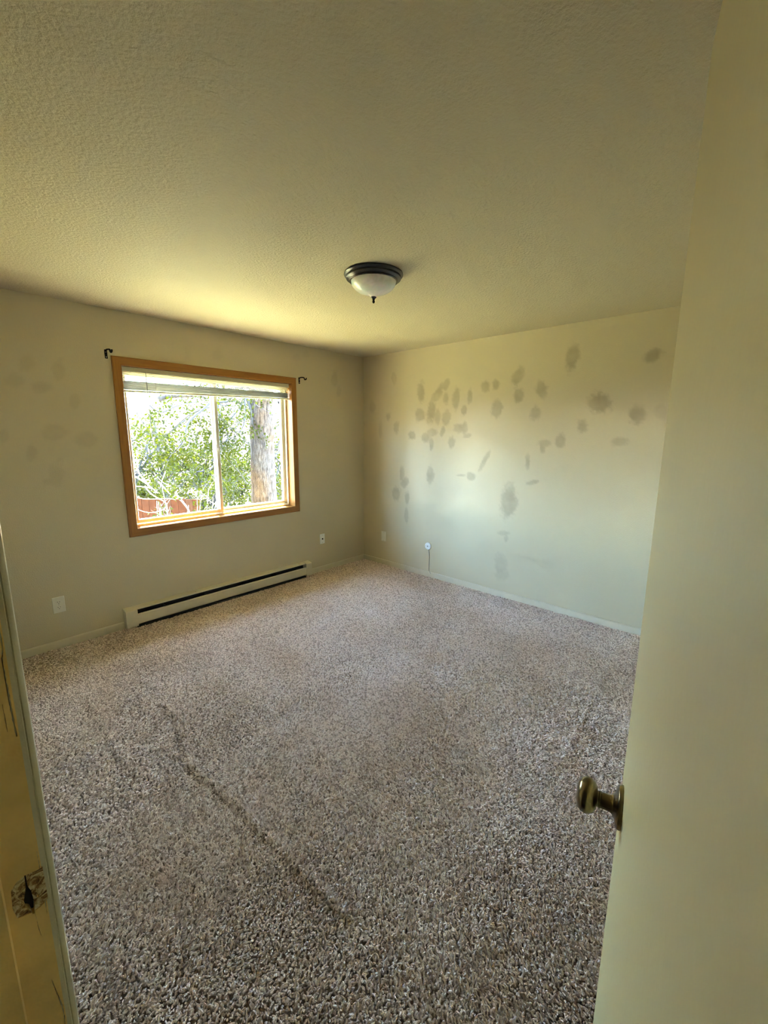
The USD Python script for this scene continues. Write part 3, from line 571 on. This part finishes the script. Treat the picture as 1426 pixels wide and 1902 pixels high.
for yy in (.0195, -.0195):
    rp = part_group("receptacle", o1)
    body = Polygon([(.0165 * math.cos(a), yy + max(min(.0165 * math.sin(a), .0135), -.0135)) for a in np.linspace(0, 2 * np.pi, 40, endpoint=False)])
    bm = trimesh.creation.extrude_polygon(body, .0012, engine="earcut").apply_translation([0, 0, .006])
    obj("face", to_wall(bm, "back"), "plate_ivory", rp)
    for sx, hh in ((-.0065, .0045), (.0065, .0037)):
        obj("slot", to_wall(box(sx - .0012, sx + .0012, yy + .003 - hh, yy + .003 + hh, .0068, .0075), "back"), "slot_black", rp, smooth=False)
    obj("ground_hole", to_wall(disc(.0026, .0068, .0075, 12).apply_translation([0, yy - .0085, 0]), "back"), "slot_black", rp)
screw_at(o1, "back", 0, 0, .006)
o2 = thing("cable_plate", "white coaxial jack plate on the wall right of the heater", "wall plate", (-.672, 0, .380))
obj("cover_plate", to_wall(slot_plate(.070, .114), "back"), "plate_white", o2)
obj("jack", to_wall(cat_([lathe([(.0075, .005), (.0085, .006), (.0085, .009), (.0055, .009), (.0055, .014), (.0035, .014), (.0035, .007)], 18)]), "back"), "black_iron", o2)
for yy in (.041, -.041): screw_at(o2, "back", 0, yy, .006)
o3 = thing("blank_plate", "cream decorator plate near the corner on the smudged wall", "wall plate", (0, -.341, .350))
pl3 = m3.Manifold(m3.Mesh(np.array(slot_plate(.074, .118).vertices, np.float32), np.array(slot_plate(.074, .118).faces, np.uint32)))
hole = m3.Manifold.cube([.034, .068, .02], True).translate([0, 0, .006])
obj("cover_plate", to_wall(trimesh.Trimesh(*meshkit.arrays(pl3 - hole)[:2], process=False), "right"), "plate_ivory", o3, smooth=False)
obj("insert", to_wall(cbox(-.0163, .0163, -.0333, .0333, -.001, .0052, .001), "right"), "plate_ivory", o3)
for yy in (.049, -.049): screw_at(o3, "right", 0, yy, .006)
o4 = thing("telephone_jack", "round white wall jack with a thin cable hanging to the baseboard", "jack", (0, -1.003, .350))
obj("round_plate", to_wall(lathe([(0, -.001), (.041, -.001), (.041, .006), (.038, .011), (.030, .013), (.014, .0135), (.012, .0115), (0, .0115)], 40), "right"), "plate_white", o4)
obj("center_hole", to_wall(disc(.0055, .011, .0128, 16), "right"), "slot_black", o4)
for xx in (-.024, .024): screw_at(o4, "right", xx, 0, .0128)
obj("cable", tube(spline([(-.006, -.012, -.036), (-.005, -.018, -.08), (-.004, -.020, -.18), (-.004, -.018, -.255), (-.006, -.022, -.276), (-.012, -.034, -.286), (-.0145, -.046, -.296), (-.015, -.052, -.306)], 40), .0026, 8), "cable_grey", o4, label="thin grey cable")

# ------------------------------------------------------------------ flush-mount ceiling light
cl = thing("ceiling_light", "dark bronze flush ceiling light with a white glass bowl", "ceiling light", (-1.826, -1.914, H))
obj("base_ring", lathe([(0, 0), (.159, 0), (.1645, -.004), (.1655, -.010), (.162, -.015), (.154, -.0175), (.1525, -.020), (.155, -.024), (.1535, -.029), (.147, -.033), (.139, -.0345), (.1355, -.038), (.137, -.042), (.133, -.0445), (.128, -.044), (.126, -.038), (.122, -.028), (0, -.026)], 96), "bronze_dark", cl, smooth=40)
bowl = [(.1265, -.036)] + [(.1265 * math.cos(a) ** .85, -.040 - .068 * math.sin(a)) for a in np.linspace(0.0, 1.22, 20)] + [(.046, -.1065), (.034, -.1105), (.024, -.1150), (.016, -.1205), (.012, -.1240), (0, -.1245)]
obj("glass_bowl", lathe(bowl, 96), "alabaster", cl, smooth=60)
obj("finial", lathe([(0, -.122), (.0150, -.122), (.0165, -.125), (.0110, -.129), (.0072, -.135), (.0060, -.141), (.0075, -.145), (.0066, -.151), (.0040, -.155), (0, -.156)], 28), "bronze_dark", cl, smooth=50)

# ------------------------------------------------------------------ door frame (trim_1) and open door (door_1)
df = thing("trim_1", "worn painted door frame with a gouged strike mortise at the left", "door frame", kind="structure")
XJ = -3.642                                                 # room edge of the jamb
jy = DY1
jamb = m3.Manifold(m3.Mesh(np.array(box(XJ, XL - WTL - .003, jy, jy + .018, -.02, DZ + .018).vertices, np.float32), np.array(box(XJ, XL - WTL - .003, jy, jy + .018, -.02, DZ + .018).faces, np.uint32)))
def cut(poly, depth):
    m = extrude_xz(poly, jy - .002, jy + depth)
    return m3.Manifold(m3.Mesh(np.array(m.vertices, np.float32), np.array(m.faces, np.uint32)))
def ragged(pts, w, seed):
    r = np.random.default_rng(seed); L = spline(pts, 26)
    ww_ = w * (0.35 + 0.9 * r.random(len(L))) * np.sin(np.linspace(0.15, 3.0, len(L))) ** .6
    return Polygon(np.vstack([np.stack([L[:, 0] - ww_ / 2, L[:, 1]], 1), np.stack([L[:, 0] + ww_ / 2, L[:, 1]], 1)[::-1]])).buffer(0)
mort = Polygon([(-3.6755, .947), (-3.6690, .9560), (-3.6600, .9590), (-3.6500, .9570), (-3.6405, .9560), (-3.6400, .9010), (-3.6500, .8965), (-3.6600, .8960), (-3.6740, .9000), (-3.6770, .9200)])
gash = Polygon([(-3.6600, .9590), (-3.6585, .9560), (-3.6585, .9380), (-3.6560, .9290), (-3.6553, .9160), (-3.6545, .9050), (-3.6560, .8920), (-3.6585, .8930), (-3.6600, .9020), (-3.6640, .9070), (-3.6650, .9180), (-3.6630, .9290), (-3.6610, .9370)])
hole_ = Polygon([(-3.6500 + .0015 * math.cos(a), .9145 + .0025 * math.sin(a)) for a in np.linspace(0, 6.28, 12, endpoint=False)])
cracks = [ragged(p, w, i) for i, (p, w) in enumerate([([(-3.6432, 1.42), (-3.6436, 1.3377), (-3.6440, 1.3086), (-3.6440, 1.2867)], .0026),
    ([(-3.6440, 1.2867), (-3.6466, 1.2688), (-3.6466, 1.2548), (-3.6458, 1.2089), (-3.6446, 1.1637)], .0030), ([(-3.6560, .892), (-3.6553, .872), (-3.6535, .848)], .0009),
    ([(-3.6505, .7672), (-3.6488, .7496), (-3.6456, .7218), (-3.6448, .6742)], .0020), ([(-3.6440, .985), (-3.6436, .916), (-3.6440, .88)], .0012), ([(-3.6530, 1.215), (-3.6525, 1.175)], .0011)])]
jamb = jamb - cut(mort, .0022)
for c in cracks + [gash, hole_]:
    for g in getattr(c, "geoms", [c]):
        if g.area > 1e-8: jamb = jamb - cut(g, .0120)
obj("strike_jamb", trimesh.Trimesh(*meshkit.arrays(jamb)[:2], process=False), "jamb_paint", df, smooth=False, label="yellowed jamb with cracked paint")
mfl = mort.buffer(-.0002).difference(gash).difference(hole_)
mfl = cat_([extrude_xz(g, jy + .0014, jy + .0022) for g in getattr(mfl, "geoms", [mfl]) if g.area > 1e-6])
obj("strike_mortise", mfl, "bare_wood", df, smooth=False, label="bare brown wood where the strike plate was")
obj("mortise_gouge", extrude_xz(gash.union(hole_).buffer(.0004), jy + .011, jy + .0125) if gash.union(hole_).geom_type == "Polygon" else cat_([extrude_xz(g.buffer(.0004), jy + .011, jy + .0125) for g in gash.union(hole_).geoms]), "gouge_black", df, smooth=False)
obj("hinge_jamb", box(XJ, XL - WTL - .003, DY0 - .018, DY0, -.02, DZ + .018), "jamb_paint", df, smooth=False)
obj("head_jamb", box(XJ, XL - WTL - .003, DY0, DY1, DZ, DZ + .018), "jamb_paint", df, smooth=False)
for nm, b in (("door_stop", cbox(-3.6825, -3.715, jy - .010, jy, -.02, DZ, .002)), ("door_stop", cbox(-3.6825, -3.715, DY0, DY0 + .010, -.02, DZ, .002)), ("door_stop", cbox(-3.6825, -3.715, DY0 + .010, jy - .010, DZ - .010, DZ, .002))):
    obj(nm, b, "jamb_paint", df, smooth=False)
cpro = [(.003, -.001), (.003, .0085), (.0045, .0095), (.0035, .0110), (.0038, .0135), (.0055, .0165), (.0090, .0180), (.0540, .0180), (.0600, .0150), (.0620, .0090), (.0620, -.001)]
cb = mitre_boards(DY0, DY1, -.02, DZ, cpro, "tlr")
for s in "lrt":
    obj("casing_board", uwh_to(cb[s], lambda u, w, h: np.stack([XL + h, u, w], 1)), "jamb_edge_paint", df, smooth=30)
    obj("hall_casing_board", uwh_to(cb[s], lambda u, w, h: np.stack([XL - WTL - h, u, w], 1)), "jamb_edge_paint", df, smooth=30)

TH = 13.0
u_ = np.array([math.cos(math.radians(TH)), math.sin(math.radians(TH))]); n_ = np.array([-u_[1], u_[0]])
LEAD = CAM[:2] + 0.768 * np.array([math.cos(math.radians(9.36)), math.sin(math.radians(9.36))])
DW = 0.757
org = LEAD - DW * u_ - 0.035 * n_                       # hinge edge, room-side face
dr = thing("door_1", "flat cream slab door standing open at the right edge", "door", (org[0], org[1], 0), TH, kind="structure")
obj("slab", cbox(0, DW, 0, .035, .018, 2.046, .0018), "door_paint", dr, smooth=20)
KZ, KX = 0.962, DW - 0.060
knob_pr = [(0, 0), (.0325, 0), (.0330, .003), (.0322, .006), (.0290, .0085), (.0200, .0100), (.0150, .0135), (.0125, .0170), (.0120, .0300), (.0128, .0310), (.0128, .0335), (.0118, .0345), (.0118, .0360), (.0170, .0372), (.0235, .0410), (.0268, .0470), (.0276, .0530), (.0262, .0590), (.0215, .0640), (.0120, .0672), (0, .0680)]
def knob(sgn):
    ms = []
    for a, b in ((0, 7), (6, 13), (12, 21)):
        m = lathe(knob_pr[a:b], 56)
        v = np.array(m.vertices)
        w = np.stack([KX + v[:, 0], (.035 + v[:, 2]) if sgn > 0 else -v[:, 2], KZ + v[:, 1]], 1)
        r = trimesh.Trimesh(w, m.faces, process=False)
        if sgn > 0: r.invert()
        ms.append(r)
    return ms
for sg in (1, -1):
    k = part_group("door_knob", dr, "antique brass round knob")
    for nm, m in zip(("rosette", "neck", "grip"), knob(sg)):
        obj(nm, m, "knob_metal", k, smooth=35)
obj("latch_plate", cbox(DW - .001, DW + .0012, .005, .030, KZ - .028, KZ + .028, .0005), "latch_metal", dr)
obj("latch_bolt", cbox(DW, DW + .011, .010, .025, KZ - .009, KZ + .009, .003), "latch_metal", dr)
for zz in (.25, 1.03, 1.81):
    obj("hinge", tube([(-.004, -.004, zz - .044), (-.004, -.004, zz + .044)], .006, 12), "latch_metal", dr)

# ------------------------------------------------------------------ outdoors
GZ = -1.5
obj("ground", box(-40, 40, WT + .02, 60, GZ - .2, GZ), "grass", smooth=False, label="green lawn outside below the window", cat="lawn", kind="structure")
obj("roof_eave", box(-7, 4, WT, 0.74, 2.47, 2.60), "siding", smooth=False, label="roof overhang above the window outside", cat="eave", kind="structure")
obj("foundation", box(XL - .12, .12, 0, WT, GZ, -.02), "siding", smooth=False, label="house base wall below the window outside", cat="wall", kind="structure")

def leaves(cent, size, rg, droop=0.3):
    n = len(cent); c = np.asarray(cent)
    d = rg.normal(0, 1, (n, 3)); d[:, 2] -= droop; d /= np.linalg.norm(d, axis=1, keepdims=True)
    s = np.cross(d, rg.normal(0, 1, (n, 3))); s /= np.linalg.norm(s, axis=1, keepdims=True); nn = np.cross(d, s)
    L = size * rg.uniform(.6, 1.35, n)[:, None]
    base, tip = c, c + d * L
    a = c + d * L * .42 + s * L * .34 + nn * L * .08; b = c + d * L * .42 - s * L * .34 + nn * L * .08
    v = np.stack([base, a, tip, b], 1).reshape(-1, 3); k = np.arange(n)[:, None] * 4
    return v, np.vstack([k + [0, 1, 2], k + [0, 2, 3]])

def stuff_mesh(name, mesh, mat_, parent, smooth=False):
    o = obj(name, mesh, mat_, parent, smooth=smooth); o.SetCustomDataByKey("kind", "stuff"); return o

# the big tree close to the window
def bark_trunk(pts, rad, n=72, rows=260, seed=3, amp=.014):
    L = spline(pts, rows); R = np.interp(np.linspace(0, 1, rows), np.linspace(0, 1, len(rad)), rad)
    a = np.linspace(0, 2 * np.pi, n, endpoint=False)
    ca, sa = np.cos(a), np.sin(a)
    P = np.stack([np.broadcast_to(ca * 3.2, (rows, n)), np.broadcast_to(sa * 3.2, (rows, n)), np.broadcast_to(L[:, 2:3] * 2.6, (rows, n))], -1)
    q = P.reshape(-1, 3)
    rid = abs(meshkit.fbm(q * 2.3, 3, seed) - .5) * 2
    R2 = R[:, None] + amp * (1 - np.clip(rid * 3.2, 0, 1)).reshape(rows, n) * -1 + .03 * (meshkit.fbm(q * .35, 2, seed + 4) - .5).reshape(rows, n)
    v = np.stack([L[:, :1] + R2 * ca, L[:, 1:2] + R2 * sa, np.broadcast_to(L[:, 2:3], (rows, n))], -1).reshape(-1, 3)
    i = np.arange(n); j = (i + 1) % n; f = []
    for k in range(rows - 1):
        A, B = k * n, (k + 1) * n
        f += [np.stack([A + i, A + j, B + j], 1), np.stack([A + i, B + j, B + i], 1)]
    return v, np.vstack(f)
bt = thing("big_tree", "tall tree with furrowed grey-brown trunk close outside the window", "tree")
obj("trunk", bark_trunk([(.78, 3.50, GZ - .05), (.77, 3.50, -.6), (.79, 3.52, .4), (.80, 3.53, 1.3), (.83, 3.54, 2.2), (.90, 3.60, 3.4), (.95, 3.7, 5.2)], [.34, .27, .235, .218, .235, .26, .19]), "bark", bt, smooth=True)
rg = np.random.default_rng(11)
twigs, leafpts = [], []
def wiggle(L, amp, r):
    n = r.normal(0, amp, L.shape); n[0] = 0
    return L + np.cumsum(n, 0) * .35
def grow(p0, d0, length, rad, depth, r, tw, lf, leaf_n):
    """A twig with side twigs; collects tubes and leaf positions."""
    n = max(4, int(length / .09)); d = d0 / np.linalg.norm(d0); p = np.array(p0, float); P = [p.copy()]
    for k in range(n):
        d = d + r.normal(0, .16, 3); d[2] += -.02; d /= np.linalg.norm(d)
        p = p + d * length / n; P.append(p.copy())
    P = np.array(P); tw.append(tube(P, np.linspace(rad, rad * .4, len(P)), 5))
    for k in range(leaf_n):
        t = r.uniform(.25, 1.0); c = P[int(t * (len(P) - 1))]
        lf.append(c + r.normal(0, .045, 3))
    if depth > 0:
        for k in range(r.integers(2, 4)):
            q = P[r.integers(1, len(P))]
            grow(q, d + r.normal(0, .75, 3), length * r.uniform(.45, .7), rad * .6, depth - 1, r, tw, lf, leaf_n)
for pts_, r0 in LIMBS:
    L = wiggle(spline(pts_, 24), .006, rg)
    obj("branch", tube(L, np.linspace(r0, max(r0 * .35, .003), len(L)), 9 if r0 > .015 else 6), "bark" if r0 > .04 else "twig_bark", bt, smooth=True)
    for k in range(7):
        i = rg.integers(3, len(L)); dirv = L[i] - L[i - 1]
        grow(L[i], dirv / np.linalg.norm(dirv) + rg.normal(0, .8, 3), rg.uniform(.2, .45), max(.0028, r0 * .22), 1, rg, twigs, leafpts, 11)
for pts_, r0 in (([(.88, 3.58, 2.9), (.4, 3.9, 3.3), (-.6, 4.3, 3.5), (-1.8, 4.4, 3.4)], .075), ([(.9, 3.6, 3.2), (1.5, 4.0, 3.9), (2.4, 4.4, 4.3)], .08), ([(.88, 3.6, 3.5), (.5, 3.1, 4.2), (-.2, 2.7, 4.7)], .07), ([(.59, 3.53, 2.4), (.72, 3.53, 2.5)], .055)):
    L = spline(pts_, 20)
    obj("branch", tube(L, np.linspace(r0, r0 * .45, len(L)), 10), "bark", bt, smooth=True)
    for k in range(9):
        i = rg.integers(4, len(L)); grow(L[i], np.array([rg.normal(0, .6), rg.normal(0, .6), rg.normal(-.6, .4)]), rg.uniform(.5, 1.1), .009, 2, rg, twigs, leafpts, 5)
stuff_mesh("twigs", cat_(twigs), "twig_bark", bt)
stuff_mesh("leaves", leaves(leafpts, .050, rg), "leaf_spring", bt)

def back_tree(name, label, base, height, crown_z, crown_r, n_limbs, leaf_n, leaf, lsize, seed, group=None, trunk_r=.09, wood="twig_bark"):
    r = np.random.default_rng(seed)
    t = thing(name, label, "tree", (base[0], base[1], GZ), group=group)
    top = crown_z - GZ + crown_r[2] * .7
    T = wiggle(spline([(0, 0, -.05), (r.normal(0, .1), r.normal(0, .1), top * .5), (r.normal(0, .25), r.normal(0, .25), top)], 16), .015, r)
    obj("trunk", tube(T, np.linspace(trunk_r, trunk_r * .25, 16), 10), wood, t, smooth=True)
    tw, lf = [], []
    for k in range(n_limbs):
        i = r.integers(4, 16); a = r.uniform(0, 2 * np.pi)
        e = np.array([math.cos(a) * crown_r[0], math.sin(a) * crown_r[1], 0]) * r.uniform(.5, 1.0) + [0, 0, crown_z - GZ + r.uniform(-1, 1) * crown_r[2]]
        e[2] = max(e[2], .5)
        L = wiggle(spline([T[i], (T[i] + e) / 2 + r.normal(0, .12, 3), e], 14), .02, r)
        obj("branch", tube(L, np.linspace(trunk_r * .38, .006, 14), 6), wood, t, smooth=True)
        for q in range(4):
            jx = r.integers(4, 14); dv = L[jx] - L[jx - 1]
            grow(L[jx], dv / np.linalg.norm(dv) + r.normal(0, .7, 3), r.uniform(.35, .8), .006, 1, r, tw, lf, leaf_n)
    stuff_mesh("twigs", cat_(tw), wood, t)
    stuff_mesh("leaves", leaves(lf, lsize, r), leaf, t)

# leafy trees further out, left to right as seen through the window
back_tree("garden_tree", "airy spring-green tree behind the fence, leftmost through the window", (-1.0, 8.6), 6, 1.4, (1.5, 1.3, 1.9), 28, 11, "leaf_far", .070, 31)
back_tree("garden_tree", "spring-green tree behind the right end of the fence", (.55, 8.0), 6, .8, (1.5, 1.3, 1.6), 26, 10, "leaf_far", .068, 32)
back_tree("garden_tree", "bright green tree seen left of the furrowed trunk", (1.7, 7.2), 6, 1.0, (1.4, 1.3, 1.9), 28, 12, "leaf_far", .068, 33)
back_tree("garden_tree", "bright green tree seen right of the furrowed trunk", (3.3, 6.6), 6, 1.0, (1.5, 1.3, 1.9), 26, 10, "leaf_far", .068, 34)
back_tree("garden_shrub", "low leafy shrub in front of the fence's right end", (.8, 5.6), 2, -.1, (.8, .7, .75), 20, 9, "leaf_spring", .065, 35, trunk_r=.04)
back_tree("garden_shrub", "low leafy shrub beside the foot of the furrowed trunk", (1.6, 4.9), 2, -.1, (.9, .8, .8), 18, 10, "leaf_spring", .065, 36, trunk_r=.04)
back_tree("evergreen_shrub", "dark bluish-green shrub behind the fence at the window's left side", (-1.45, 7.3), 2, .5, (.7, .6, .5), 26, 16, "leaf_dark", .06, 37, trunk_r=.05)

# a row of low shrubs along the far side of the lawn, and larger trees standing round the garden to the left
for k, (bx, by, lab) in enumerate([(-1.6, 11.5, "far low shrub of the back row, behind the dark shrub"), (.9, 11.2, "far low shrub of the back row, second from the left"), (3.3, 10.4, "far low shrub of the back row, behind the furrowed trunk"), (5.6, 9.3, "far low shrub of the back row, right of the furrowed trunk")]):
    back_tree("hedge_shrub", lab, (bx, by), 2, -.3, (1.35, 1.0, 1.0), 26, 12, "leaf_far", .11, 60 + k, trunk_r=.05)
for k, (bx, by, lab) in enumerate([(-6.5, 10.5, "first from the fence"), (-10.5, 8.5, "second from the fence"), (-13.5, 5.0, "third from the fence"), (-16.0, 1.8, "farthest from the fence")]):
    back_tree("yard_tree", f"full-crowned garden tree on the lawn left of the window view, {lab}", (bx, by), 6, 1.6, (2.3, 2.1, 2.6), 40, 14, "leaf_far", .17, 70 + k, group="garden trees beside the lawn", trunk_r=.14)

cs = thing("bare_shrub", "shrub of bare pale arching canes low in front of the fence", "shrub")
r_ = np.random.default_rng(5); tw, lf = [], []
for pts_, r0 in CANES:
    L = wiggle(spline(pts_, 30), .003, r_)
    obj("cane", tube(L, np.linspace(r0 * .8, r0 * .45, 30), 7), "pale_cane", cs, smooth=True)
for x, y in ((-1.7, 2.0), (-1.35, 2.25), (-.95, 2.5)):
    for k in range(4):
        e = np.array([x + r_.normal(0, .25), y + r_.normal(0, .12), r_.uniform(.45, .85)])
        L = spline([(x + r_.normal(0, .06), y + r_.normal(0, .06), GZ), ((x + e[0]) / 2, (y + e[1]) / 2 + .05, -.5), e], 20)
        obj("cane", tube(L, np.linspace(.012, .005, 20), 6), "pale_cane", cs, smooth=True)
        for q in range(3): grow(L[r_.integers(12, 20)], np.array([r_.normal(0, .6), r_.normal(0, .6), .6]), .25, .004, 1, r_, tw, lf, 5)
stuff_mesh("twigs", cat_(tw), "pale_cane", cs)
stuff_mesh("leaves", leaves(lf, .05, r_), "leaf_spring", cs)

fn = thing("garden_fence", "reddish cedar board fence low at the window's left side", "fence", (0, 0, GZ))
FA, FB = np.array([-1.75, 6.55]), np.array([-.02, 4.75])
fl = np.linalg.norm(FB - FA); fd = (FB - FA) / fl; fnm = np.array([-fd[1], fd[0]])
r_ = np.random.default_rng(6)
def obox(s0, s1, d0, d1, z0, z1):
    b = box(s0, s1, d0, d1, z0, z1); v = np.array(b.vertices)
    w = np.stack([FA[0] + v[:, 0] * fd[0] + v[:, 1] * fnm[0], FA[1] + v[:, 0] * fd[1] + v[:, 1] * fnm[1], v[:, 2]], 1)
    return trimesh.Trimesh(w, b.faces, process=False)
s = 0.0
while s < fl:
    wd = .138
    tp = 1.80 - .05 * s / fl + r_.normal(0, .006)
    obj("picket", obox(s, s + wd, r_.uniform(-.004, .004), .019, .04, tp), "fence_cedar" if r_.random() < .6 else "fence_cedar_grey", fn, smooth=False)
    s += wd + .006
for zz in (.35, 1.0, 1.55): obj("fence_rail", obox(0, fl, .02, .06, zz, zz + .09), "fence_cedar_grey", fn, smooth=False)
for s in (0.0, 1.2, fl - .05): obj("fence_post", obox(s, s + .09, .06, .15, 0, 1.75), "fence_cedar_grey", fn, smooth=False)
